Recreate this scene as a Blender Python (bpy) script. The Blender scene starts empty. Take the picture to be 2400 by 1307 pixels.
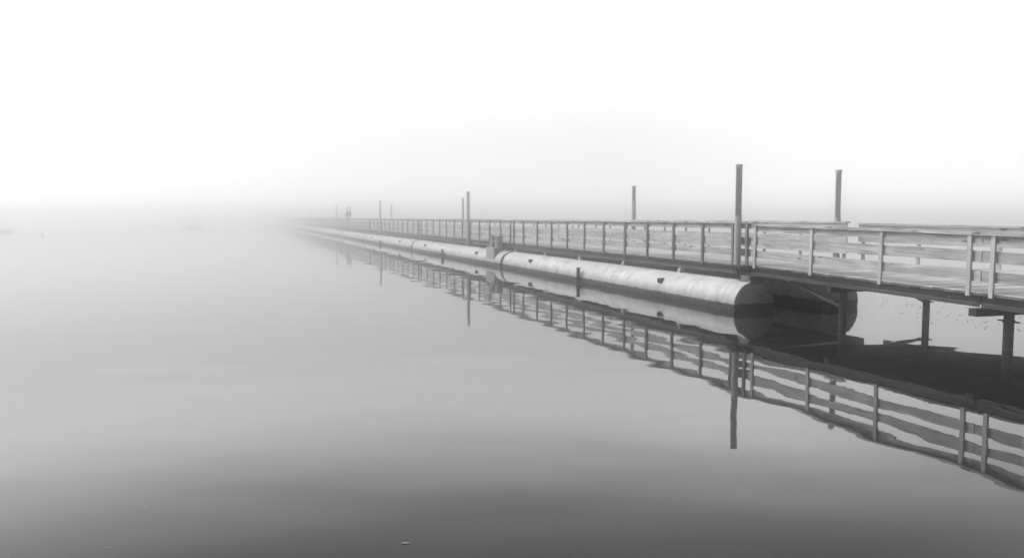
import bpy, bmesh, math, random
from mathutils import Vector, Matrix
random.seed(7)
R = math.radians
scene = bpy.context.scene
COL = scene.collection

# ------------------------------------------------------------------ camera
H = 1.9
F_PX, HORIZON = 1900.0, 509.0
cam_d = bpy.data.cameras.new("camera")
cam = bpy.data.objects.new("camera", cam_d)
COL.objects.link(cam)
cam.location = (0, 0, H)
cam.rotation_euler = (R(90) - math.atan((653.5 - HORIZON) / F_PX), 0, 0)
cam_d.sensor_fit = 'HORIZONTAL'
cam_d.sensor_width = 36.0
cam_d.lens = 36.0 * F_PX / 2400.0
cam_d.clip_start = 0.1
cam_d.clip_end = 8000.0
scene.camera = cam

# ------------------------------------------------------------------ sky and sun (mist with the sun behind it, out of frame on the left)
MIST, SKY_PART = 8.9, 0.45
MIST_UP = [(0.0, 1.06), (0.035, 0.86), (0.08, 0.80), (0.125, 0.85), (0.165, 1.02), (0.20, 1.40), (0.24, 1.70), (0.28, 1.45), (0.33, 0.82), (0.38, 0.44), (0.44, 0.26), (0.8, 1.0), (1.0, 1.1)]
MIST_SIDE = [(0.0, 1.12), (0.25, 1.05), (0.45, 0.97), (0.55, 0.96), (0.70, 1.10), (1.0, 1.12)]     # sky brightened at both sides to lift haze and water
MIST_AHEAD = [(0.0, 0.45), (0.45, 0.52), (0.75, 1.0), (1.0, 1.0)]
SUN_AZ, SUN_EL = -74.0, 40.0        # degrees, azimuth from the viewing direction (+Y), minus is left
w = bpy.data.worlds.new("World")
scene.world = w
w.use_nodes = True
nt = w.node_tree
nt.nodes.clear()
n_out = nt.nodes.new('ShaderNodeOutputWorld')
n_bg = nt.nodes.new('ShaderNodeBackground')
n_sky = nt.nodes.new('ShaderNodeTexSky')
n_bw = nt.nodes.new('ShaderNodeRGBToBW')
n_sky.sky_type = 'NISHITA'
n_sky.sun_disc = False
n_sky.sun_elevation = R(SUN_EL)
n_sky.sun_rotation = R(SUN_AZ)
n_sky.air_density = 1.0
n_sky.dust_density = 2.5
n_sky.ozone_density = 1.0
# mist shaped by height for water reflections, dimmed behind for an unseen wooded shore
n_tc = nt.nodes.new('ShaderNodeTexCoord')
n_sep = nt.nodes.new('ShaderNodeSeparateXYZ')
nt.links.new(n_tc.outputs['Generated'], n_sep.inputs[0])
def wmath(op, x, y):
    n = nt.nodes.new('ShaderNodeMath'); n.operation = op
    for i, q in enumerate((x, y)):
        if isinstance(q, (int, float)): n.inputs[i].default_value = q
        else: nt.links.new(q, n.inputs[i])
    return n.outputs[0]
def wramp(src, stops, how='EASE'):
    r = nt.nodes.new('ShaderNodeValToRGB')
    r.color_ramp.interpolation = how
    e = r.color_ramp.elements
    e[0].position, e[0].color = stops[0][0], (stops[0][1] / 2.5,) * 3 + (1,)   # ramp colours stop at 1
    e[1].position, e[1].color = stops[-1][0], (stops[-1][1] / 2.5,) * 3 + (1,)
    for pos, val in stops[1:-1]:
        e.new(pos).color = (val / 2.5,) * 3 + (1,)
    nt.links.new(src, r.inputs[0])
    return wmath('MULTIPLY', r.outputs[0], 2.5)
up = wramp(n_sep.outputs[2], MIST_UP, 'B_SPLINE')
ahead = wramp(wmath('ADD', wmath('MULTIPLY', n_sep.outputs[1], 0.5), 0.5), MIST_AHEAD)
side = wramp(wmath('ADD', wmath('MULTIPLY', n_sep.outputs[0], 0.5), 0.5), MIST_SIDE)
high_right = wramp(wmath('MULTIPLY', n_sep.outputs[0], n_sep.outputs[2]), [(0.05, 1.0), (0.16, 0.55), (1.0, 0.55)])  # high right sky dimmed to darken the lower right water
mist = wmath('MULTIPLY', wmath('MULTIPLY', wmath('MULTIPLY', wmath('MULTIPLY', up, ahead), side), high_right), MIST)
nt.links.new(n_sky.outputs[0], n_bw.inputs[0])
nt.links.new(wmath('ADD', wmath('MULTIPLY', n_bw.outputs[0], SKY_PART), mist), n_bg.inputs[0])
n_bg.inputs[1].default_value = 0.1
nt.links.new(n_bg.outputs[0], n_out.inputs[0])

sun_d = bpy.data.lights.new("sun", 'SUN')
sun_d.energy = 2.8
sun_d.angle = R(35)
sun_d.color = (1, 1, 1)
sun = bpy.data.objects.new("sun", sun_d)
COL.objects.link(sun)
sdir = Vector((math.sin(R(SUN_AZ)) * math.cos(R(SUN_EL)), math.cos(R(SUN_AZ)) * math.cos(R(SUN_EL)), math.sin(R(SUN_EL))))
sun.rotation_euler = (-sdir).to_track_quat('-Z', 'Y').to_euler()

scene.view_settings.view_transform = 'Standard'
scene.view_settings.look = 'None'
scene.view_settings.exposure = 0.12
scene.view_settings.gamma = 1.0
scene.render.engine = 'CYCLES'
scene.cycles.max_bounces = 14
scene.cycles.volume_bounces = 8
scene.cycles.use_denoising = True

# ------------------------------------------------------------------ helpers
def empty(name, loc=(0, 0, 0), rot=(0, 0, 0)):
    o = bpy.data.objects.new(name, None)
    o.empty_display_size = 0.3
    COL.objects.link(o)
    o.location = loc
    o.rotation_euler = rot
    return o

def tag(o, label=None, cat=None, group=None, kind=None):
    if label: o['label'] = label
    if cat: o['category'] = cat
    if group: o['group'] = group
    if kind: o['kind'] = kind
    return o

def build(name, bm, mat, parent=None, smooth=False, bevel=0.0):
    bmesh.ops.recalc_face_normals(bm, faces=bm.faces)
    me = bpy.data.meshes.new(name)
    bm.to_mesh(me)
    bm.free()
    for p in me.polygons:
        p.use_smooth = smooth
    me.materials.append(mat)
    o = bpy.data.objects.new(name, me)
    COL.objects.link(o)
    if parent is not None:
        o.parent = parent
    if bevel:
        b = o.modifiers.new("edge", 'BEVEL')
        b.width = bevel
        b.segments = 1
        b.limit_method = 'ANGLE'
    return o

def copy_tree(o, parent=None):
    c = o.copy()
    COL.objects.link(c)
    c.parent = parent
    for ch in o.children:
        copy_tree(ch, c)
    return c

def box(bm, x0, x1, y0, y1, z0, z1):
    v = [bm.verts.new(p) for p in ((x0, y0, z0), (x1, y0, z0), (x1, y1, z0), (x0, y1, z0),
                                   (x0, y0, z1), (x1, y0, z1), (x1, y1, z1), (x0, y1, z1))]
    for f in ((0, 3, 2, 1), (4, 5, 6, 7), (0, 1, 5, 4), (1, 2, 6, 5), (2, 3, 7, 6), (3, 0, 4, 7)):
        bm.faces.new([v[i] for i in f])
    return v

def beam(bm, a, b, wy, wz, n=1, wob=0.0, woby=0.0):
    """a board from a to b (local x is its length), n slices that wander a little"""
    a, b = Vector(a), Vector(b)
    d = (b - a).normalized()
    up = Vector((0, 0, 1)) if abs(d.z) < 0.9 else Vector((0, 1, 0))
    side = up.cross(d).normalized()
    up = d.cross(side)
    ph, ph2 = random.uniform(0, 6), random.uniform(0, 6)
    rings = []
    for i in range(n + 1):
        t = i / n
        c = a.lerp(b, t)
        L = (b - a).length * t
        c = c + up * (wob * math.sin(L * 1.3 + ph) + wob * 0.5 * math.sin(L * 3.1 + ph2)) + side * (woby * math.sin(L * 1.7 + ph2))
        rings.append([bm.verts.new(c + side * sy * wy / 2 + up * sz * wz / 2) for sy, sz in ((-1, -1), (1, -1), (1, 1), (-1, 1))])
    for r0, r1 in zip(rings, rings[1:]):
        for k in range(4):
            bm.faces.new((r0[k], r0[(k + 1) % 4], r1[(k + 1) % 4], r1[k]))
    bm.faces.new(rings[0][::-1])
    bm.faces.new(rings[-1])

def tube(bm, a, b, r0, r1=None, seg=20, caps=True):
    r1 = r0 if r1 is None else r1
    a, b = Vector(a), Vector(b)
    d = (b - a).normalized()
    u = d.orthogonal().normalized()
    v = d.cross(u)
    ra, rb = [], []
    for i in range(seg):
        t = 2 * math.pi * i / seg
        o = u * math.cos(t) + v * math.sin(t)
        ra.append(bm.verts.new(a + o * r0))
        rb.append(bm.verts.new(b + o * r1))
    for i in range(seg):
        f = bm.faces.new((ra[i], ra[(i + 1) % seg], rb[(i + 1) % seg], rb[i]))
        f.smooth = True
    if caps:
        ca = [bm.verts.new(p.co) for p in ra]
        cb = [bm.verts.new(p.co) for p in rb]
        bm.faces.new(ca[::-1])
        bm.faces.new(cb)

def path_tube(bm, pts, r, seg=8):
    pts = [Vector(p) for p in pts]
    rings = []
    for i, p in enumerate(pts):
        d = (pts[min(i + 1, len(pts) - 1)] - pts[max(i - 1, 0)]).normalized()
        u = d.cross(Vector((0.3, 0.1, 1))).normalized()
        v = d.cross(u)
        rings.append([bm.verts.new(p + (u * math.cos(2 * math.pi * k / seg) + v * math.sin(2 * math.pi * k / seg)) * r) for k in range(seg)])
    for a, b in zip(rings, rings[1:]):
        for k in range(seg):
            bm.faces.new((a[k], a[(k + 1) % seg], b[(k + 1) % seg], b[k]))
    bm.faces.new(rings[0][::-1]); bm.faces.new(rings[-1])

def lathe(bm, prof, seg=24, c=(0, 0, 0)):
    rings = []
    for r, z in prof:
        rings.append([bm.verts.new((c[0] + r * math.cos(2 * math.pi * k / seg), c[1] + r * math.sin(2 * math.pi * k / seg), c[2] + z)) for k in range(seg)])
    for a, b in zip(rings, rings[1:]):
        for k in range(seg):
            bm.faces.new((a[k], a[(k + 1) % seg], b[(k + 1) % seg], b[k]))
    bm.faces.new(rings[0][::-1]); bm.faces.new(rings[-1])

BM = bmesh.new

# ------------------------------------------------------------------ materials (the photograph is black and white: every colour is a grey)
def new_mat(name):
    m = bpy.data.materials.new(name)
    m.use_nodes = True
    t = m.node_tree
    p = t.nodes['Principled BSDF']
    return m, t, p

def grey(v):
    return (v, v, v, 1)

def ramp(t, src, stops):
    r = t.nodes.new('ShaderNodeValToRGB')
    e = r.color_ramp.elements
    e[0].position, e[0].color = stops[0][0], grey(stops[0][1])
    e[1].position, e[1].color = stops[-1][0], grey(stops[-1][1])
    for pos, val in stops[1:-1]:
        k = e.new(pos); k.color = grey(val)
    t.links.new(src, r.inputs[0])
    return r.outputs[0]

def noise(t, vec, scale, detail=4, rough=0.55, dist=0.0):
    n = t.nodes.new('ShaderNodeTexNoise')
    n.inputs['Scale'].default_value = scale
    n.inputs['Detail'].default_value = detail
    n.inputs['Roughness'].default_value = rough
    n.inputs['Distortion'].default_value = dist
    t.links.new(vec, n.inputs['Vector'])
    return n.outputs[0]

def mapping(t, scale, kind='Object', add=None):
    tc = t.nodes.new('ShaderNodeTexCoord')
    mp = t.nodes.new('ShaderNodeMapping')
    mp.inputs['Scale'].default_value = scale
    src = tc.outputs[kind]
    if add is not None:
        va = t.nodes.new('ShaderNodeVectorMath'); va.operation = 'ADD'
        t.links.new(src, va.inputs[0]); t.links.new(add, va.inputs[1])
        src = va.outputs[0]
    t.links.new(src, mp.inputs['Vector'])
    return mp.outputs[0]

def math_n(t, op, a, b=None, clamp=False):
    n = t.nodes.new('ShaderNodeMath'); n.operation = op; n.use_clamp = clamp
    for i, x in enumerate((a, b)):
        if x is None: continue
        if isinstance(x, (int, float)): n.inputs[i].default_value = x
        else: t.links.new(x, n.inputs[i])
    return n.outputs[0]

def mixc(t, fac, a, b, mode='MIX'):
    n = t.nodes.new('ShaderNodeMix'); n.data_type = 'RGBA'; n.blend_type = mode
    for i, x in ((0, fac), (6, a), (7, b)):
        if isinstance(x, (int, float)):
            n.inputs[i].default_value = x if i == 0 else grey(x)
        else:
            t.links.new(x, n.inputs[i])
    return n.outputs[2]

def bump(t, p, h, strength, dist):
    b = t.nodes.new('ShaderNodeBump')
    b.inputs['Strength'].default_value = strength
    b.inputs['Distance'].default_value = dist
    t.links.new(h, b.inputs['Height'])
    t.links.new(b.outputs[0], p.inputs['Normal'])

def wood(name, axis, lo, hi, rough=0.8, knots=True, vary=0.35):
    """weathered softwood; the grain runs along the given axis, every board its own tone"""
    m, t, p = new_mat(name)
    geo = t.nodes.new('ShaderNodeNewGeometry')
    info = t.nodes.new('ShaderNodeObjectInfo')
    rnd = geo.outputs['Random Per Island']
    off = math_n(t, 'MULTIPLY', math_n(t, 'ADD', rnd, info.outputs['Random']), 37.0)
    cx = t.nodes.new('ShaderNodeCombineXYZ')
    for i in range(3): t.links.new(off, cx.inputs[i])
    s = [9.0, 9.0, 9.0]; s['xyz'.index(axis)] = 0.55
    v = mapping(t, s, add=cx.outputs[0])
    s2 = [1.0] * 3
    v2 = mapping(t, s2, add=cx.outputs[0])
    g = noise(t, v, 3.2, 6, 0.62, 0.6)
    c = ramp(t, g, [(0.28, lo), (0.5, (lo + hi) / 2), (0.72, hi)])
    blot = noise(t, v2, 1.6, 4)
    c = mixc(t, 0.7, c, ramp(t, blot, [(0.3, 0.62), (0.7, 1.15)]), 'MULTIPLY')
    tone = math_n(t, 'ADD', math_n(t, 'MULTIPLY', rnd, vary), 1.0 - vary / 2)
    c = mixc(t, 1.0, c, tone, 'MULTIPLY')
    if knots:
        s3 = [7.0, 7.0, 7.0]; s3['xyz'.index(axis)] = 2.6
        vk = mapping(t, s3, add=cx.outputs[0])
        vo = t.nodes.new('ShaderNodeTexVoronoi'); vo.inputs['Scale'].default_value = 0.8
        t.links.new(vk, vo.inputs['Vector'])
        k = ramp(t, vo.outputs['Distance'], [(0.10, 0.12), (0.20, 1.0)])
        c = mixc(t, 0.8, c, k, 'MULTIPLY')
    if axis == 'y':                                  # darker end grain
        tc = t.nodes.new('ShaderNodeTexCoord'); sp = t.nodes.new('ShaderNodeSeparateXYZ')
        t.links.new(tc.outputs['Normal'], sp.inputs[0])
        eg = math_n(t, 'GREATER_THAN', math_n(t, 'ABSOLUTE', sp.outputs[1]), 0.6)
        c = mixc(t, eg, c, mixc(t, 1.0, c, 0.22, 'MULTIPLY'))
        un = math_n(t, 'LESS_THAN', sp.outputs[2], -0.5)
        c = mixc(t, un, c, mixc(t, 1.0, c, 0.10, 'MULTIPLY'))  # undersides painted darker, for the deep shade under the deck
    t.links.new(c, p.inputs['Base Color'])
    p.inputs['Roughness'].default_value = rough
    p.inputs['Specular IOR Level'].default_value = 0.25
    bump(t, p, g, 0.35, 0.006)
    return m

def metal(name, v, rough=0.5, metallic=0.0, spread=0.35, scale=5.0, stretch=(1, 1, 0.4)):
    m, t, p = new_mat(name)
    vec = mapping(t, stretch)
    n = noise(t, vec, scale, 6, 0.6)
    c = ramp(t, n, [(0.3, v * (1 - spread)), (0.7, v * (1 + spread))])
    t.links.new(c, p.inputs['Base Color'])
    p.inputs['Roughness'].default_value = rough
    p.inputs['Metallic'].default_value = metallic
    p.inputs['Specular IOR Level'].default_value = 0.18
    bump(t, p, n, 0.15, 0.004)
    return m

M_RAIL = wood('rail_wood', 'x', 0.21, 0.62)
M_POST = wood('post_wood', 'z', 0.40, 0.60, knots=False, vary=0.3)
M_POSTG = wood('grey_post_wood', 'z', 0.13, 0.24, knots=False, vary=0.3)
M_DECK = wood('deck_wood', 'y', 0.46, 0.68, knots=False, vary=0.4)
M_TIMBER = wood('dark_timber', 'x', 0.02, 0.05, knots=False)  # near-black wood for the joists
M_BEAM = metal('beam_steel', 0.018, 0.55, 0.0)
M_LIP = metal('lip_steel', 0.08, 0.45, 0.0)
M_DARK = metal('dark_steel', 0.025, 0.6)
M_PILE = metal('pile_steel', 0.03, 0.6, 0.0, 0.5, 4.0, (1, 1, 0.3))
def tide_mark(m):
    """a pale dried ring just above the water and a slimy dark one below it"""
    t = m.node_tree
    p = t.nodes['Principled BSDF']
    old = p.inputs['Base Color'].links[0].from_socket
    tc = t.nodes.new('ShaderNodeTexCoord'); sp = t.nodes.new('ShaderNodeSeparateXYZ')
    t.links.new(tc.outputs['Object'], sp.inputs[0])
    n = noise(t, mapping(t, (1, 1, 0.6)), 9.0, 4, 0.6)
    z = math_n(t, 'ADD', sp.outputs[2], math_n(t, 'MULTIPLY', n, 0.05))
    band = ramp(t, z, [(0.030, 0.35), (0.055, 1.0), (0.070, 4.5), (0.085, 1.0)])
    t.links.new(mixc(t, 1.0, old, band, 'MULTIPLY'), p.inputs['Base Color'])
tide_mark(M_PILE)
M_POLE = metal('pole_steel', 0.29, 0.6, 0.0, 0.3, 4.0, (1, 1, 0.3))
M_BLOCK = metal('block_steel', 0.15, 0.6)
M_SLEEVE = metal('sleeve_steel', 0.40, 0.5, 0.0, 0.12, 4.0, (1, 1, 0.3))
M_BRACKET = metal('bracket_steel', 0.32, 0.55, 0.0, 0.2)
M_ROPE = metal('rope', 0.05, 0.9)
M_RUBBER = metal('rubber', 0.03, 0.8)

def pontoon_material(name='pontoon_steel', dim=1.0, grime_shade=0.48):
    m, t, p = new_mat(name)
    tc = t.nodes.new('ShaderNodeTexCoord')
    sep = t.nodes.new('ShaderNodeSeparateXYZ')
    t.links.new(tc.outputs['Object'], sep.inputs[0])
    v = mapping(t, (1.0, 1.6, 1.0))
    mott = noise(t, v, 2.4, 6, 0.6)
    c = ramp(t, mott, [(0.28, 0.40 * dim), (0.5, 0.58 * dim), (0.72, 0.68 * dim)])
    streak = noise(t, mapping(t, (7.0, 0.7, 0.7)), 1.6, 5, 0.6)
    c = mixc(t, 0.55, c, ramp(t, streak, [(0.32, 0.60), (0.52, 1.0)]), 'MULTIPLY')
    scuff = noise(t, mapping(t, (2.0, 9.0, 9.0)), 2.0, 6, 0.7)
    c = mixc(t, 0.35, c, ramp(t, scuff, [(0.62, 1.0), (0.72, 0.55)]), 'MULTIPLY')
    # weed and slime where the water laps: a belt with a ragged edge
    edge = noise(t, mapping(t, (1.0, 1.0, 0.2)), 4.5, 6, 0.65)
    lim = math_n(t, 'ADD', math_n(t, 'MULTIPLY', edge, 0.11), 0.10)
    dz = math_n(t, 'SUBTRACT', lim, sep.outputs[2])
    wet = math_n(t, 'MULTIPLY', dz, 55.0, True)
    fine = noise(t, mapping(t, (6.0, 6.0, 26.0)), 1.6, 4, 0.6)
    weed = ramp(t, fine, [(0.42, 0.018), (0.60, 0.05), (0.68, 0.20)])
    film_shade = math_n(t, 'MULTIPLY', math_n(t, 'ADD', dz, 0.22), 3.6, True)  # grime film stretched upwards to paint the flank's lower shade
    c = mixc(t, film_shade, c, mixc(t, 1.0, c, grime_shade, 'MULTIPLY'))
    c = mixc(t, wet, c, weed)
    t.links.new(c, p.inputs['Base Color'])
    t.links.new(ramp(t, mott, [(0.3, 0.52), (0.7, 0.40)]), p.inputs['Roughness'])
    p.inputs['Specular IOR Level'].default_value = 0.25
    bump(t, p, mixc(t, wet, mott, fine), 0.3, 0.012)
    return m
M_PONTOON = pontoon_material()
M_PLATE_SHADE = pontoon_material('shaded_end_plate_steel', 0.55, 0.85)  # near pontoon ends: shade of the sunless side put into the colour
M_PLATE_LIT = pontoon_material('lit_end_plate_steel', 1.2, 0.9)  # far pontoon ends: light from the right put into the colour

# ------------------------------------------------------------------ the lake
def water_material():
    m, t, p = new_mat('lake_water')
    p.inputs['Base Color'].default_value = grey(0.022)
    p.inputs['Roughness'].default_value = 0.012
    p.inputs['IOR'].default_value = 1.5
    swell = noise(t, mapping(t, (0.6, 1.0, 1.0)), 0.85, 1, 0.4)
    rip = noise(t, mapping(t, (0.9, 1.5, 1.0)), 2.6, 2, 0.5)
    patch = noise(t, mapping(t, (1, 1, 1)), 0.09, 2, 0.5)
    pf = ramp(t, patch, [(0.38, 0.15), (0.62, 1.0)])
    h = math_n(t, 'ADD', math_n(t, 'MULTIPLY', swell, 1.0), math_n(t, 'MULTIPLY', math_n(t, 'MULTIPLY', rip, pf), 0.06))
    bump(t, p, h, 1.0, 0.0072)
    return m
bm = BM()
S = 1200.0
v = [bm.verts.new(p) for p in ((-S, -S, 0), (S, -S, 0), (S, S, 0), (-S, S, 0))]
bm.faces.new(v)
tag(build('water', bm, water_material()), 'still grey lake water mirroring the pontoon bridge', 'water', kind='structure')

# ------------------------------------------------------------------ bridge frame: s runs along the bridge away from the shore, n to the right of it
PHI = R(-18.7)
T = Vector((math.sin(PHI), math.cos(PHI), 0))
N = Vector((math.cos(PHI), -math.sin(PHI), 0))
ROT = math.pi / 2 - PHI
NC = 11.07                     # the centre line of the deck
def bp(s, n, z=0.0):
    return T * s + N * n + Vector((0, 0, z))

DECK, CAPH = 0.915, 0.895
WID, FWID = 1.135, 1.72         # deck edge from the centre line: near side, far side
PLANK = 0.042

def deck_mesh(L, z, y0, y1):
    """planks side by side; y0 is the far edge, a number or a function of x"""
    bm = BM()
    x = 0.004
    pw = 0.196
    while x < L - 0.03:
        x1 = min(x + pw + random.uniform(-0.006, 0.006), L - 0.004)
        dz = random.uniform(-0.004, 0.004)
        e0, e1 = random.uniform(-0.010, 0.010), random.uniform(-0.010, 0.010)
        ya = y0(x) if callable(y0) else y0
        vv = box(bm, x, x1, ya + e0, y1 + e1, z - PLANK + dz, z + dz)
        for q in vv:
            q.co.z += random.uniform(-0.0025, 0.0025)
        x = x1 + 0.014
    return bm

def boards(bm, L, y, zc, h, th, piece):
    x = 0.0
    while x < L - 0.05:
        x1 = min(x + piece, L)
        if L - x1 < 0.6: x1 = L
        beam(bm, (x + 0.004, y, zc + random.uniform(-0.006, 0.006)), (x1 - 0.004, y, zc + random.uniform(-0.006, 0.006)), th, h * random.uniform(0.96, 1.03),
             max(2, int((x1 - x) / 0.4)), 0.002, 0.002)
        x = x1

def railing(root, L, z, side, posts, hgt, rows, piece=5.2, post_mat=None, thick=0.037, line=None):
    """side=+1 is the near rail (towards the camera), -1 the far one; line = (x0, y0, angle) lays it askew"""
    wd = WID if side > 0 else FWID
    if line: wd = 0.0
    yb = side * (wd - 0.025)           # boards' centre
    yp = side * (wd - 0.0015 + thick / 2)
    cap = BM()
    boards(cap, L, side * (wd - 0.012), z + hgt - 0.018, 0.036, 0.15, piece)
    rail = build('railing', cap, M_RAIL, root)
    for zc, h in rows:
        b = BM()
        boards(b, L, yb, z + zc, h, 0.030, piece * 0.97)
        build('rail_board', b, M_RAIL, rail)
    pm = BM()
    box(pm, -0.033, 0.033, -thick / 2, thick / 2, z - 0.055, z + hgt - 0.037)
    first = None
    for x in posts:
        if first is None:
            first = build('post', pm, post_mat or M_POSTG, rail)
            o = first
        else:
            o = first.copy()
            COL.objects.link(o)
            o.parent = rail
        o.location = (x, yp, 0)
        o.rotation_euler = (random.uniform(-0.010, 0.010), random.uniform(-0.014, 0.014), random.uniform(-0.05, 0.05))
    if line:
        rail.location = (line[0], line[1], 0)
        rail.rotation_euler = (0, 0, line[2])
    return rail
ROWS_F = ((0.800, 0.112), (0.495, 0.158), (0.262, 0.152))
ROWS_G = ((0.745, 0.112), (0.500, 0.158), (0.230, 0.148))

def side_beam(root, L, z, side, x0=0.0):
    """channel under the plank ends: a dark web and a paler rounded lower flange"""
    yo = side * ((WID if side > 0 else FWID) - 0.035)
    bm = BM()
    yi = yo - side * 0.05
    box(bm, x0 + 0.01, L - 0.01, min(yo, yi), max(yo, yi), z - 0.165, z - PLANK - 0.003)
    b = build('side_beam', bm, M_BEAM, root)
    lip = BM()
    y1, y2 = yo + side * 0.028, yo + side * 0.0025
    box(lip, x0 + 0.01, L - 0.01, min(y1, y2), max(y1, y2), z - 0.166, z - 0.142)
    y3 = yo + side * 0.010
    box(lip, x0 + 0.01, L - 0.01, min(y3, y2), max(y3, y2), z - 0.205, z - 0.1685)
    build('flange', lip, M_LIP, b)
    if side > 0:
        k = BM()
        tube(k, (0, -0.002, 0), (0, 0.012, 0), 0.011, seg=6)
        first = build('bolt', k, M_BRACKET, b)
        x, o = random.uniform(0.3, 0.8), first
        while x < L - 0.1:
            o.location = (x, yo, z - 0.095 + random.uniform(-0.02, 0.02))
            x += random.choice((0.35, 1.1, 1.45, 1.9))
            if x < L - 0.1:
                o = first.copy()
                COL.objects.link(o)
                o.parent = b
    return b

# ------------------------------------------------------------------ floating sections
SL = 15.30                     # length of one section
PY, PR, PZ = 1.127, 0.476, 0.12
FPY = -1.01
def pontoon_mesh(x0, x1, y):
    bm = BM()
    seg, ns = 56, 12
    rings = []
    for i in range(ns + 1):
        x = x0 + (x1 - x0) * i / ns
        rings.append([bm.verts.new((x, y + PR * math.cos(2 * math.pi * k / seg), PZ + PR * math.sin(2 * math.pi * k / seg))) for k in range(seg)])
    for a, b in zip(rings, rings[1:]):
        for k in range(seg):
            bm.faces.new((a[k], a[(k + 1) % seg], b[(k + 1) % seg], b[k]))
    return bm

def end_plates(o, x0, x1, y):
    seg = 56
    for x, sx in ((x0, -1), (x1, 1)):
        bm = BM()
        c0 = [bm.verts.new((x, y + (PR - 0.001) * math.cos(2 * math.pi * k / seg), PZ + (PR - 0.001) * math.sin(2 * math.pi * k / seg))) for k in range(seg)]
        c1 = [bm.verts.new((x + 0.012 * sx, y + PR * 0.96 * math.cos(2 * math.pi * k / seg), PZ + PR * 0.96 * math.sin(2 * math.pi * k / seg))) for k in range(seg)]
        for k in range(seg):
            bm.faces.new((c0[k], c0[(k + 1) % seg], c1[(k + 1) % seg], c1[k]))
        bm.faces.new(c1)
        build('end_plate', bm, M_PLATE_SHADE if y > 0 else M_PLATE_LIT, o)

def smooth_sides(o):
    for p in o.data.polygons:
        p.use_smooth = abs(p.normal.x) < 0.5

def floating_section(near_posts, far_posts):
    root = empty('pontoon_bridge_section')
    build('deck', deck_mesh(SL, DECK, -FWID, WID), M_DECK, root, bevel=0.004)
    for side in (1, -1):
        side_beam(root, SL, DECK, side)
        o = build('pontoon', pontoon_mesh(0.0, SL - 0.30, PY if side > 0 else FPY), M_PONTOON, root)
        smooth_sides(o)
        end_plates(o, 0.0, SL - 0.30, PY if side > 0 else FPY)
        for cx in (3.1, 12.1):
            if side < 0: continue
            # little square-mouthed cleats welded to the outer flank
            cb = BM()
            a = 0.62
            y0 = side * (PY + PR * math.cos(a)); z0 = PZ + PR * math.sin(a)
            for (dx0, dx1, dz0, dz1) in ((-0.07, -0.058, -0.05, 0.06), (0.058, 0.07, -0.05, 0.06), (-0.058, 0.058, -0.05, -0.038), (-0.058, 0.058, 0.048, 0.06)):
                box(cb, cx + dx0, cx + dx1, y0 - 0.08, y0 + 0.075, z0 + dz0, z0 + dz1)
            box(cb, cx - 0.058, cx + 0.058, y0 - 0.08, y0 + 0.02, z0 - 0.038, z0 + 0.048)
            build('cleat', cb, M_LIP, o)
        for k in range(5):
            sx = 2.94 + k * 2.955 if k < 4 else SL - 0.45
            bb = BM()
            yo = WID - 0.012 if side > 0 else FPY - 0.02
            zt, zb = DECK - 0.207, PZ + PR - 0.03
            vs = [(sx - 0.042, yo, zt), (sx + 0.042, yo, zt), (sx + 0.070, yo + 0.05, zb), (sx - 0.070, yo + 0.05, zb)]
            f = [bb.verts.new(q) for q in vs]
            g = [bb.verts.new((q[0], q[1] - 0.09, q[2])) for q in vs]
            bb.faces.new(f); bb.faces.new(g[::-1])
            for i in range(4):
                bb.faces.new((f[i], f[(i + 1) % 4], g[(i + 1) % 4], g[i]))
            build('support', bb, M_BRACKET, root)
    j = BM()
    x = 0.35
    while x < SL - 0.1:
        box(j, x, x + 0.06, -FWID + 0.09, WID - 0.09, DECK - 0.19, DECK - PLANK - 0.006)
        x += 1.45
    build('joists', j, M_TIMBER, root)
    railing(root, SL, DECK, 1, near_posts, CAPH, ROWS_F, thick=0.048)
    far = railing(root, SL, DECK, -1, far_posts, CAPH, ROWS_F)
    far.location.x = 0.62              # the far rail is set on a little
    return root

NEAR0 = [0.22, 0.70, 1.91, 3.18, 4.48, 5.76, 7.09, 8.45, 9.79, 11.13, 12.49, 13.87, 14.98]
FAR0 = [0.12, 1.6, 3.0, 4.31, 5.6, 6.86, 8.11, 9.40, 10.69, 12.0, 13.27, 14.33, 14.9]
NEAR1 = [0.12, 1.20, 2.52, 3.88, 5.20, 6.50, 7.85, 9.20, 10.55, 11.9, 13.25, 14.6, 15.1]
FAR1 = [0.15, 1.5, 2.85, 4.2, 5.55, 6.9, 8.25, 9.6, 10.95, 12.3, 13.65, 14.9]
STARTS = [13.99, 29.40, 46.20, 64.60, 82.7, 99.6, 116.4, 133.2, 150.0, 167.0]
ORD = ['with its pontoon ends showing, where the gangway meets the bridge',
       'carrying the pale mooring bracket, next beyond the nearest section',
       'beyond the section with the mooring bracket',
       'just short of where the angler stands, greying in fog',
       'under the foggy figure of the angler',
       'just past the angler, almost lost in fog',
       'far out past the angler, a faint band in fog',
       'farther still, no more than a shade in the fog',
       'that is last to be made out before the bridge dissolves in fog']
sec0 = floating_section(NEAR0, FAR0)
sec1 = floating_section(NEAR1, FAR1)
sections = []
for i in range(9):
    o = sec0 if i == 0 else (sec1 if i == 1 else copy_tree(sec1))
    o.location = bp(STARTS[i], NC)
    o.rotation_euler = (0, 0, ROT)
    o.scale = ((STARTS[i + 1] - STARTS[i]) / SL, 1, 1)
    tag(o, 'pontoon bridge section ' + ORD[i], 'bridge section', 'floating sections of the pontoon bridge')
    sections.append(o)

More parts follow.
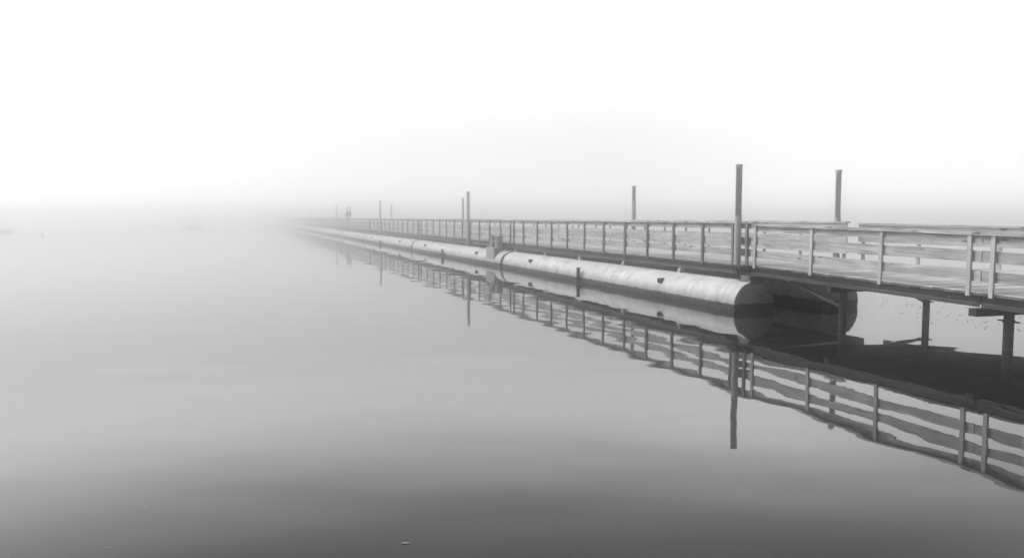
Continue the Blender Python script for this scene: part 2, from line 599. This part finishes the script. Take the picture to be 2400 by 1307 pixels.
# beyond those the bridge runs on, plain shapes at that distance
def far_section():
    root = empty('pontoon_bridge_section')
    b = BM()
    box(b, 0.0, SL, -FWID, WID, DECK - PLANK, DECK)
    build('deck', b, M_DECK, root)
    for y in (PY, FPY):
        smooth_sides(build('pontoon', pontoon_mesh(0.0, SL - 0.3, y), M_PONTOON, root))
    for side, wd in ((1, WID), (-1, FWID)):
        b = BM()
        box(b, 0.02, SL - 0.02, min(side * (wd - 0.03), side * (wd - 0.09)), max(side * (wd - 0.03), side * (wd - 0.09)), DECK - 0.20, DECK - PLANK - 0.004)
        build('side_beam', b, M_BEAM, root)
        b = BM()
        boards(b, SL, side * (wd - 0.012), DECK + CAPH - 0.018, 0.036, 0.15, 5.2)
        for zc, h in ROWS_F:
            boards(b, SL, side * (wd - 0.025), DECK + zc, h, 0.03, 5.0)
        x = 0.3
        while x < SL:
            box(b, x - 0.033, x + 0.033, min(side * (wd - 0.008), side * (wd + 0.04)), max(side * (wd - 0.008), side * (wd + 0.04)), DECK - 0.05, DECK + CAPH - 0.038)
            x += 1.35
        build('railing', b, M_RAIL, root)
    return root
fs = far_section()
for k in range(10):
    o = fs if k == 0 else copy_tree(fs)
    o.location = bp(STARTS[-1] + 16.0 * k, NC)
    o.rotation_euler = (0, 0, ROT)
    o.scale = (16.0 / SL, 1, 1)
    tag(o, 'pontoon bridge section lost in the white fog at the vanishing far end', 'bridge section', 'floating sections of the pontoon bridge')

# the mooring bracket on the second section, and the block and strap at the end of the first
def mooring_bracket(root):
    X = 0.72
    b = BM()
    y0, y1 = PY - 0.15, PY + 0.49
    box(b, X, X + 0.95, y1 - 0.50, y1 - 0.02, 0.26, 0.71)
    box(b, X + 0.93, X + 1.15, y1 - 0.45, y1 - 0.20, 0.55, 0.74)
    o = build('mooring_bracket', b, M_BRACKET, root, bevel=0.008)
    for xx, r, yy in ((X + 0.22, 0.15, y1 - 0.30), (X + 0.76, 0.12, y1 - 0.25)):
        t = BM()
        tube(t, (xx, yy, 0.705), (xx, yy, 1.13), r)
        tube(t, (xx, yy, 1.13), (xx, yy, 1.16), r * 1.12)
        build('bollard', t, M_POLE, o)
    t = BM()
    box(t, X + 0.30, X + 0.70, y1 - 0.33, y1 - 0.22, 0.93, 0.98)
    build('tie_bar', t, M_BRACKET, o)
mooring_bracket(sections[1])

def end_fittings(root):
    b = BM()
    box(b, -0.02, 0.34, PY - 0.16, PY + 0.10, PZ + PR - 0.02, 0.705)
    box(b, -0.035, 0.36, PY - 0.18, PY + 0.12, PZ + PR - 0.03, PZ + PR + 0.03)
    o = build('hinge_block', b, M_BLOCK, root, bevel=0.01)
    p = BM()
    tube(p, (-0.03, PY - 0.2, PZ + PR + 0.075), (-0.03, PY + 0.16, PZ + PR + 0.075), 0.038)
    build('hinge_pin', p, M_LIP, o)
    c = BM()
    box(c, 0.24, 0.72, WID - 0.06, WID + 0.16, DECK - 0.062, DECK - 0.05 + 0.018)
    box(c, 0.10, 0.26, WID - 0.05, WID + 0.07, DECK - 0.10, DECK - 0.008)
    build('pole_collar', c, M_DARK, root, bevel=0.006)
    s = BM()
    for dx, dy in ((0.0, 0.0), (0.09, -0.02), (0.17, 0.01)):
        pts = []
        for k in range(13):
            u = k / 12
            pts.append((0.42 + dx * (1 - u) + 0.05 * math.sin(u * 3), WID + 0.075 - 0.05 * u + dy, DECK - 0.06 - 0.30 * u - 0.04 * math.sin(u * 6)))
        path_tube(s, pts, 0.013)
    build('strap', s, M_RUBBER, root)
end_fittings(sections[0])

# ------------------------------------------------------------------ gangway to the shore
GA, GB = Vector((4.90, 16.45, 0)), Vector((6.56, 11.07, 0))
GD = (GA - GB).normalized()          # up the gangway, away from the shore
GN = Vector((GD.y, -GD.x, 0))
GROT = math.atan2(GD.y, GD.x)
GP = -math.atan(0.0132)
G_DECK, G_CAP = 0.925, 0.838
def gp(t, off, z=0.0):
    return GA - GD * t + GN * off + Vector((0, 0, z))

# the far side of the gangway flares out towards the shore: its edge runs through these two points
FA, FB = Vector((7.70, 18.0, 0)), Vector((9.60, 15.2, 0))
def far_off(t):
    """distance of the far edge from the near edge at t metres down the gangway"""
    qa, qb = FA - GA, FB - GA
    ta, oa, tb, ob = -qa.dot(GD), qa.dot(GN), -qb.dot(GD), qb.dot(GN)
    return oa + (ob - oa) * (t - ta) / (tb - ta)
FLARE = math.atan(far_off(1.0) - far_off(0.0))

def gangway(t_far, t_near, near_posts, far_posts, first):
    L = t_near - t_far
    root = empty('gangway')
    far = lambda x: WID - (far_off(t_near - x) if first else far_off(G1[1]))
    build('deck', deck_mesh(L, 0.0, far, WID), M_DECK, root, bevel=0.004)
    side_beam(root, L, 0.0, 1)
    fl = BM()
    xs = [0.01, L - 0.01]
    for za, zb in ((-0.165, -PLANK - 0.003),):
        q = [(xs[0], far(xs[0]) + 0.04), (xs[1], far(xs[1]) + 0.04), (xs[1], far(xs[1]) + 0.09), (xs[0], far(xs[0]) + 0.09)]
        lo = [fl.verts.new((x, y, za)) for x, y in q]; hi = [fl.verts.new((x, y, zb)) for x, y in q]
        fl.faces.new(lo[::-1]); fl.faces.new(hi)
        for i in range(4):
            fl.faces.new((lo[i], lo[(i + 1) % 4], hi[(i + 1) % 4], hi[i]))
    build('side_beam', fl, M_BEAM, root)
    j = BM()
    x = 0.3
    while x < L - 0.1:
        box(j, x, x + 0.06, far(x) + 0.14, WID - 0.09, -0.16, -PLANK - 0.006)
        x += 1.2
    build('joists', j, M_TIMBER, root)
    railing(root, L, 0.0, 1, near_posts, G_CAP, ROWS_G, 6.0, M_POST)
    if first:
        # local -x runs down towards the shore; the rail starts at the shore end and climbs
        LF = (L + 0.69) / math.cos(FLARE)
        railing(root, LF, 0.0, -1, [LF - p for p in far_posts], G_CAP, ROWS_G, 6.0, M_POST, line=(0.0, far(0.0), FLARE))
    else:
        railing(root, L, 0.0, -1, far_posts, G_CAP, ROWS_G, 6.0, M_POST, line=(0.0, far(0.0), 0.0))
    return root

def place_gangway(o, t_far, t_near):
    # local +x points up the gangway; the origin lies at its shore end
    c = gp(t_near, WID)
    o.location = (c.x, c.y, G_DECK - 0.0132 * t_near)
    o.rotation_euler = (0, GP, GROT)

G1, G2 = (0.03, 5.45), (5.46, 12.0)
g1 = gangway(*G1, [G1[1] - t for t in (0.07, 1.83, 3.56, 5.28)], (0.10, 1.35, 2.95, 4.6, 6.0), True)
place_gangway(g1, *G1)
tag(g1, 'weathered plank gangway with board railings, between the pontoon bridge and the handrail joint', 'gangway', 'gangway spans to the shore')
g2 = gangway(*G2, [G2[1] - t for t in (5.66, 7.4, 9.1, 10.8)], [0.5, 2.2, 3.9, 5.6], False)
place_gangway(g2, *G2)
tag(g2, 'plank gangway span running out of the picture, shoreward of the handrail joint', 'gangway', 'gangway spans to the shore')

# trestles under the gangway
def trestle(t, offs, r, brace_to, label, beam0, plates):
    root = empty('pile_trestle', gp(t, offs[0]), (0, 0, GROT))
    ztop = G_DECK - 0.0132 * t - 0.21
    span = offs[1] - offs[0]
    b = BM()                                        # local y points to the camera side, so the far pile lies at -span
    beam(b, (0, beam0, ztop - 0.055), (0, -span - 0.25, ztop - 0.055), 0.13, 0.105)
    build('crossbeam', b, M_DARK, root)
    for k, y in enumerate((0.0, -span)):
        p = BM()
        tube(p, (0, y, -1.2), (0, y, ztop - 0.109), r[k], seg=24)
        pile = build('pile', p, M_PILE, root)
        zc = plates[k]
        c = BM()
        tube(c, (0, y, zc - 0.02), (0, y, zc + 0.02), r[k] + 0.012, seg=24)
        box(c, -r[k] - 0.10, r[k] + 0.10, y - 0.02, y + 0.02, zc - 0.008, zc + 0.008)
        build('clamp', c, M_DARK, pile)
        if brace_to:
            d = BM()
            beam(d, (r[k] * 0.6, y + 0.02, zc + 0.01), (brace_to[k], y + 0.02, ztop - 0.01), 0.045, 0.055)
            build('brace', d, M_LIP if k == 0 else M_PILE, pile)
    tag(root, label, 'pile trestle', 'pile trestles under the gangway')
    return root
trestle(2.27, (0.35, 2.2), (0.066, 0.061), (1.62, 1.25), 'steel pile trestle with slanting braces, beside the open pontoon ends', 0.32, (0.31, 0.35))
trestle(5.50, (0.50, 2.35), (0.068, 0.066), None, 'steel pile trestle without a brace, under the handrail joint at the shoreward end', 0.66, (0.44, 0.40))

# ------------------------------------------------------------------ ribbed mooring poles
def pole(s, n, ztop, zbase, zsleeve, label, r=0.068):
    root = empty('mooring_pole', bp(s, n, zbase), (0, 0, ROT + random.uniform(-0.15, 0.15)))
    h0, h1 = zsleeve - zbase, ztop - zbase
    b = BM()
    tube(b, (0, 0, 0), (0, 0, h0), r * 1.06, seg=28)
    build('sleeve', b, M_SLEEVE, root)
    b = BM()
    prof = [(r * 0.80, h0 - 0.005)]
    z = h0 + 0.004
    while z < h1 - 0.07:
        prof += [(r * 0.80, z), (r * 1.0, z + 0.006), (r * 1.0, z + 0.020), (r * 0.80, z + 0.026)]
        z += 0.044
    prof.append((r * 0.80, h1 - 0.058))
    lathe(b, prof, 24)
    rod = build('ribbed_rod', b, M_POLE, root)
    k = BM()
    a = 2.2                                          # a flat bar down the ribs, towards the camera
    for sgn in (1, -1):
        cx_, cy_ = -0.35 * r * sgn, sgn * r * 0.97
        box(k, cx_ - 0.012, cx_ + 0.012, cy_ - 0.012, cy_ + 0.012, h0, h1 - 0.062)
    build('spine_bar', k, M_POLE, rod)
    b = BM()
    tube(b, (0, 0, h1 - 0.06), (0, 0, h1), r * 1.05, seg=28)
    build('cap', b, M_POLE, root)
    tag(root, label, 'mooring pole', 'ribbed mooring poles along the bridge')
    return root
pole(14.46, 9.845, 2.985, DECK + 0.0, 1.94, 'tall ribbed steel pole at the near rail where gangway and bridge meet')
pole(15.13, 12.93, 2.965, 0.50, 1.90, 'ribbed steel pole behind the far rail at the end of the bridge, opposite the tallest')
pole(25.15, 12.93, 2.965, 0.50, 2.45, 'plain grey pole behind the far rail, alone midway along the nearest section')
pole(35.22, 9.845, 3.045, DECK - 0.2, 2.92, 'grey pole at the near rail just beyond the mooring bracket')
pole(47.45, 12.93, 3.05, 0.50, 2.95, 'thin pale pole behind the far rail, close left of a stouter near-rail pole')
pole(58.80, 9.845, 3.10, DECK - 0.2, 2.98, 'foggy pole at the near rail, taller of the pair right of the angler')
pole(71.4, 12.93, 3.05, 0.50, 2.95, 'foggy pole behind the far rail, shorter of the pair right of the angler')
pole(86.00, 9.845, 3.18, DECK - 0.2, 3.05, 'faint pole in the fog just left of the angler')
pole(117.2, 9.845, 3.21, DECK - 0.2, 3.05, 'hardly visible pole farthest out in the fog, left of the angler')

# short pile stubs standing in the water against the near pontoons
def stub(s, ztop, label, r=0.053):
    root = empty('pile_stub', bp(s, 9.40, 0.0), (0, 0, ROT))
    b = BM()
    tube(b, (0, 0, -1.2), (0, 0, ztop - 0.02), r, seg=24)
    build('pipe', b, M_PILE, root)
    b = BM()
    tube(b, (0, 0, ztop - 0.02), (0, 0, ztop), r * 1.22, seg=24)
    build('cap_plate', b, M_LIP, root)
    c = BM()
    tube(c, (0, 0, 0.08), (0, 0, 0.16), r * 1.3, seg=24)
    box(c, -0.03, 0.03, -0.10, -r, 0.09, 0.15)
    build('clamp', c, M_DARK, root)
    tag(root, label, 'pile stub', 'pile stubs beside the near pontoons')
stub(21.74, 0.44, 'short dark pile stub with flat cap against the nearest pontoon')
stub(38.3, 0.36, 'short dark pile stub against the pontoon that carries the mooring bracket')
stub(56.3, 0.30, 'small greyed pile stub against the pontoon beyond the bracket section, below a foggy pole')

# a thin line slung from the pontoon end into the water
bm = BM()
pa, pb = bp(14.10, 9.80, 0.63), bp(13.72, 10.43, 0.0)
pts = []
for k in range(17):
    u = k / 16
    p = pa.lerp(pb, u)
    p.z -= 0.05 * math.sin(math.pi * u)
    pts.append(p)
pts.append(pb + Vector((0.01, -0.01, -0.3)))
path_tube(bm, pts, 0.008)
tag(build('mooring_line', bm, M_ROPE), 'thin dark line hanging from the pontoon end into the water', 'rope')

# ------------------------------------------------------------------ the angler on the bridge
M_CLOTH = metal('dark_cloth', 0.12, 0.9, 0, 0.3, 8)
M_TROUSER = metal('trouser_cloth', 0.1, 0.9, 0, 0.3, 8)
M_SKIN = metal('skin', 0.35, 0.6, 0, 0.08, 8)
M_PACK = metal('pack_cloth', 0.1, 0.85, 0, 0.3, 8)

def skin_obj(name, verts, edges, radii, mat, parent, levels=1, root_i=0):
    me = bpy.data.meshes.new(name)
    me.from_pydata(verts, edges, [])
    me.materials.append(mat)
    o = bpy.data.objects.new(name, me)
    COL.objects.link(o)
    o.parent = parent
    md = o.modifiers.new('skin', 'SKIN')
    for i, r in enumerate(radii):
        sv = me.skin_vertices[0].data[i]
        sv.radius = (r, r) if not isinstance(r, tuple) else r
        sv.use_root = (i == root_i)
    sb = o.modifiers.new('smooth', 'SUBSURF')
    sb.levels = levels; sb.render_levels = levels
    md.use_smooth_shade = True
    return o

def angler(loc, rot):
    root = empty('person', loc, (0, 0, rot))
    root.scale = (1.06, 1.06, 1.06)
    # local +x is where the person faces, +y the left hand
    V, E, Rr = [], [], []
    def add(p, r, link=None):
        V.append(p); Rr.append(r)
        if link is not None: E.append((link, len(V) - 1))
        return len(V) - 1
    hip = add((0, 0, 0.98), (0.12, 0.10))
    belly = add((0.0, 0, 1.12), (0.15, 0.12), hip)
    chest = add((-0.02, 0, 1.34), (0.17, 0.13), belly)
    base = add((0.0, 0, 1.50), 0.075, chest)
    neck = add((0.02, 0, 1.57), 0.058, base)
    jaw = add((0.045, 0, 1.64), (0.068, 0.075), neck)
    brow = add((0.035, 0, 1.735), (0.078, 0.092), jaw)
    add((0.02, 0, 1.80), (0.05, 0.06), brow)
    add((0.125, 0, 1.695), 0.014, brow)             # nose
    for sg in (1, -1):
        add((0.03, sg * 0.085, 1.70), 0.014, brow)   # ears
        sh = add((-0.01, sg * 0.185, 1.44), 0.065, chest)
        el = add((-0.02 + 0.05 * (sg < 0), sg * 0.245, 1.16), 0.048, sh)
        wr = add((0.25, sg * 0.15, 1.20 + 0.03 * sg), 0.031, el)
        pm = add((0.31, sg * 0.13, 1.20 + 0.03 * sg), (0.022, 0.036), wr)
        for q in range(4):
            a = add((0.355, sg * (0.115 + 0.0), 1.232 - 0.019 * q + 0.03 * sg), 0.0095, pm)
            b2 = add((0.375, sg * 0.085, 1.230 - 0.019 * q + 0.03 * sg), 0.0085, a)
            add((0.35, sg * 0.068, 1.228 - 0.018 * q + 0.03 * sg), 0.007, b2)
        th = add((0.30, sg * 0.098, 1.235 + 0.03 * sg), 0.011, pm)
        add((0.335, sg * 0.078, 1.245 + 0.03 * sg), 0.009, th)
        hj = add((0.0, sg * 0.095, 0.90), 0.080, hip)
        kn = add((0.03 + 0.10 * sg, sg * 0.11, 0.50), 0.060, hj)
        an = add((-0.05 + 0.12 * sg, sg * 0.115, 0.09), 0.042, kn)
        add((0.10 + 0.12 * sg, sg * 0.125, 0.035), 0.038, an)
    skin_obj('body', V, E, Rr, M_SKIN, root)
    # jacket: torso and sleeves a little fuller than the body
    V2 = [(0, 0, 0.86), (0, 0, 1.05), (-0.02, 0, 1.34), (0.0, 0, 1.52)]
    E2 = [(0, 1), (1, 2), (2, 3)]
    R2 = [(0.22, 0.19), (0.20, 0.17), (0.21, 0.17), 0.09]
    for sg in (1, -1):
        k = len(V2)
        V2 += [(-0.01, sg * 0.195, 1.44), (-0.02 + 0.05 * (sg < 0), sg * 0.25, 1.16), (0.22, sg * 0.16, 1.20 + 0.03 * sg)]
        E2 += [(2, k), (k, k + 1), (k + 1, k + 2)]
        R2 += [0.085, 0.066, 0.047]
    skin_obj('jacket', V2, E2, R2, M_CLOTH, root)
    V3, E3, R3 = [(0, 0, 1.04), (0, 0, 0.92)], [(0, 1)], [(0.17, 0.14), (0.19, 0.16)]
    for sg in (1, -1):
        k = len(V3)
        V3 += [(0.0, sg * 0.095, 0.88), (0.03 + 0.10 * sg, sg * 0.11, 0.50), (-0.05 + 0.12 * sg, sg * 0.115, 0.11)]
        E3 += [(1, k), (k, k + 1), (k + 1, k + 2)]
        R3 += [0.125, 0.092, 0.078]
    skin_obj('trousers', V3, E3, R3, M_TROUSER, root)
    b = BM()
    lathe(b, [(0.10, 0.0), (0.108, 0.03), (0.10, 0.08), (0.06, 0.115), (0.01, 0.125)], 20, (0.03, 0, 1.735))
    # the peak of the cap
    vs = []
    for k in range(9):
        a = -1.0 + 2.0 * k / 8
        vs.append((b.verts.new((0.03 + 0.095 * math.cos(a), 0.095 * math.sin(a), 1.752)), b.verts.new((0.03 + 0.19 * math.cos(a * 0.75), 0.13 * math.sin(a * 0.75), 1.735))))
    for (p0, q0), (p1, q1) in zip(vs, vs[1:]):
        b.faces.new((p0, q0, q1, p1))
    o = build('cap', b, M_CLOTH, root, True)
    sd = o.modifiers.new('thick', 'SOLIDIFY'); sd.thickness = 0.008
    for sg in (1, -1):
        f = BM()
        box(f, -0.10 + 0.12 * sg, 0.17 + 0.12 * sg, sg * 0.12 - 0.05, sg * 0.12 + 0.05, 0.0, 0.075)
        build('shoe', f, M_TROUSER, root, bevel=0.02)
    tag(root, 'person in peaked cap and dark jacket standing at the rail in the fog', 'person')
    return root
PS = 81.0
face = PHI * -1 + math.pi                            # facing over the near rail, to the left
person = angler(bp(PS, 10.35, DECK + 0.002), face)
def ploc(p):
    return person.matrix_basis @ Vector(p)
pk = empty('backpack', ploc((-0.215, 0, 1.02)), (0, 0.06, face))
b = BM()
box(b, -0.10, 0.08, -0.16, 0.16, 0.0, 0.50)
bag = build('bag', b, M_PACK, pk, bevel=0.05)
b = BM()
box(b, -0.16, -0.101, -0.12, 0.12, 0.04, 0.26)
build('pocket', b, M_PACK, bag, bevel=0.02)
for sg in (1, -1):
    b = BM()
    path_tube(b, [(0.075, sg * 0.11, 0.46), (0.13, sg * 0.12, 0.54), (0.25, sg * 0.13, 0.55), (0.33, sg * 0.13, 0.42), (0.32, sg * 0.14, 0.22), (0.25, sg * 0.2, 0.10), (0.075, sg * 0.14, 0.08)], 0.016)
    build('strap', b, M_PACK, bag)
tag(pk, 'dark bulky backpack on the back of the person in the fog', 'backpack')
b = BM()
tube(b, (0, 0, 0), (-0.10, 0.0, 0.80), 0.045, 0.04, 14)
rt = build('rod_tube', b, M_PACK)
rt.location = ploc((-0.235, 0.05, 1.22)); rt.rotation_euler = (0, 0.12, face)
tag(rt, 'upright rod case sticking up from the backpack', 'rod case')

# ------------------------------------------------------------------ things out on the water, all but lost in the fog
M_BOAT = metal('fogged_boat_paint', 0.9, 0.5, 0, 0.1)  # whitened so the hulls fade as if in thicker fog
M_BOATIN = metal('boat_inside', 0.7, 0.7, 0, 0.1)
def boat(loc, rot, L, B, D, label, cover):
    root = empty('boat', loc, (0, 0, rot))
    def hull(bm, k, zo):
        rings = []
        ns = 14
        for i in range(ns + 1):
            u = i / ns
            wv = B / 2 * k * (math.sin(math.pi * min(1, 0.22 + 0.78 * (1 - u))) ** 0.6 if u > 0.35 else 0.93 + 0.2 * u)
            wv = max(wv, 0.01) if u < 1 else 0.01
            sheer = D * (0.85 + 0.55 * u * u)
            x = -L / 2 + L * u
            ring = []
            for q in range(9):
                a = -1 + q / 4
                y = wv * math.copysign(abs(a) ** 0.6, a)
                z = -0.12 + zo + (sheer + 0.12 - zo) * abs(a) ** 2.2
                ring.append(bm.verts.new((x - (0.10 * (1 - abs(a)) * u), y, z)))
            rings.append(ring)
        for a, b in zip(rings, rings[1:]):
            for q in range(8):
                bm.faces.new((a[q], a[q + 1], b[q + 1], b[q]))
        bm.faces.new(rings[0])
    b = BM()
    hull(b, 1.0, 0.0)
    h = build('hull', b, M_BOAT, root, True)
    sd = h.modifiers.new('thick', 'SOLIDIFY'); sd.thickness = 0.03
    for x in (-L * 0.25, L * 0.1):
        b = BM()
        box(b, x - 0.1, x + 0.1, -B * 0.38, B * 0.38, D * 0.55, D * 0.55 + 0.03)
        build('thwart', b, M_BOATIN, root)
    if cover:
        b = BM()
        box(b, -L * 0.28, L * 0.12, -B * 0.32, B * 0.32, D * 0.86, D * 0.86 + 0.42)
        build('cuddy', b, M_BOAT, root, bevel=0.08)
    tag(root, label, 'boat', 'boats moored out in the fog')
boat((-66.0 - 1.7, 106, 0), R(3), 5.0, 1.6, 0.27, 'low pale rowing boat at the left edge, its raised bow just showing', False)
boat((-54.5, 139, 0), R(8), 3.2, 1.4, 0.34, 'small pale boat with a cuddy, barely visible in mid fog', True)
b = empty('buoy', (-49.5, 85.5, 0))
b.scale = (1.3, 1.3, 1.3)
m = BM()
lathe(m, [(0.02, -0.16), (0.12, -0.12), (0.165, 0.0), (0.16, 0.07), (0.10, 0.16), (0.03, 0.20)], 20)
build('float', m, M_BOATIN, b, True)
m = BM()
tube(m, (0, 0, 0.195), (0, 0, 0.26), 0.02, seg=10)
build('ring_post', m, M_DARK, b)
tag(b, 'small round mooring buoy alone on the misty water', 'buoy')

# ------------------------------------------------------------------ specks afloat
M_LEAF = metal('pale_leaf', 0.45, 0.6, 0, 0.1)
def leaf(x, y, sz, rot, label, wide=0.32):
    m = BM()
    rows = []
    for i in range(7):
        u = i / 6
        wv = wide * math.sin(math.pi * u) ** 0.8 * sz + 0.002
        zz = 0.003 + 0.2 * wide * sz * (2 * u - 1) ** 2
        rows.append([m.verts.new(((u - 0.5) * sz, -wv, zz + 0.15 * wide * sz)), m.verts.new(((u - 0.5) * sz, 0, zz)), m.verts.new(((u - 0.5) * sz, wv, zz + 0.15 * wide * sz))])
    for a, b2 in zip(rows, rows[1:]):
        for k in range(2):
            m.faces.new((a[k], a[k + 1], b2[k + 1], b2[k]))
    o = build('floating_leaf', m, M_LEAF, None, True)
    sd = o.modifiers.new('thick', 'SOLIDIFY'); sd.thickness = 0.002
    o.location = (x, y, 0.002); o.rotation_euler = (0, 0, rot)
    tag(o, label, 'leaf', 'leaves afloat on the open water')
leaf(-3.18, 9.07, 0.012, 0.4, 'tiny pale leaf farthest out on the open water left of the reflections')
leaf(-2.26, 5.52, 0.009, 0.9, 'tiny pale leaf, right one of the close pair on the dark water')
leaf(-2.41, 5.19, 0.009, 0.2, 'tiny pale leaf, left one of the close pair on the dark water')
leaf(-2.32, 4.54, 0.008, 1.3, 'tiny pale leaf near the lower left edge')
leaf(-0.62, 4.61, 0.045, 0.0, 'thin bright sliver of leaf at the bottom edge middle', 0.05)

# duckweed and bits drifting beyond the gangway piles: far too many to count
m = BM()
for k in range(230):
    cl = random.random()
    if cl < 0.55:
        t, o_ = random.gauss(1.2, 1.3), random.gauss(4.1, 0.9)
    elif cl < 0.8:
        t, o_ = random.gauss(4.0, 1.0), random.gauss(2.9, 0.5)
    else:
        t, o_ = random.uniform(-1, 5), random.uniform(2.6, 9)
    if o_ < 1.9: continue
    c = gp(t, o_)
    r = random.uniform(0.005, 0.015)
    n = random.randint(5, 7)
    ph = random.uniform(0, 6)
    top = [m.verts.new((c.x + r * random.uniform(0.6, 1.3) * math.cos(ph + 2 * math.pi * i / n), c.y + r * random.uniform(0.6, 1.3) * math.sin(ph + 2 * math.pi * i / n), 0.004)) for i in range(n)]
    mid = m.verts.new((c.x, c.y, random.uniform(0.006, 0.014)))
    low = [m.verts.new((q.co.x, q.co.y, -0.004)) for q in top]
    for i in range(n):
        m.faces.new((top[i], top[(i + 1) % n], mid))
        m.faces.new((low[i], low[(i + 1) % n], top[(i + 1) % n], top[i]))
tag(build('floating_weed', m, M_DARK), 'scattered dark bits of weed afloat beyond the gangway piles', 'weed', kind='stuff')

# ------------------------------------------------------------------ the fog: one closed box of even density round everything
m = bpy.data.materials.new('fog')
m.use_nodes = True
t = m.node_tree
t.nodes.clear()
o = t.nodes.new('ShaderNodeOutputMaterial')
pv = t.nodes.new('ShaderNodeVolumePrincipled')
pv.inputs['Color'].default_value = grey(0.98)
pv.inputs['Density'].default_value = 0.0180
pv.inputs['Anisotropy'].default_value = 0.975
t.links.new(pv.outputs[0], o.inputs['Volume'])
bm = BM()
box(bm, -1250, 1250, -1250, 1250, -2.2, 3.6)
tag(build('haze', bm, m), 'pale fog lying on the lake', 'fog', kind='stuff')
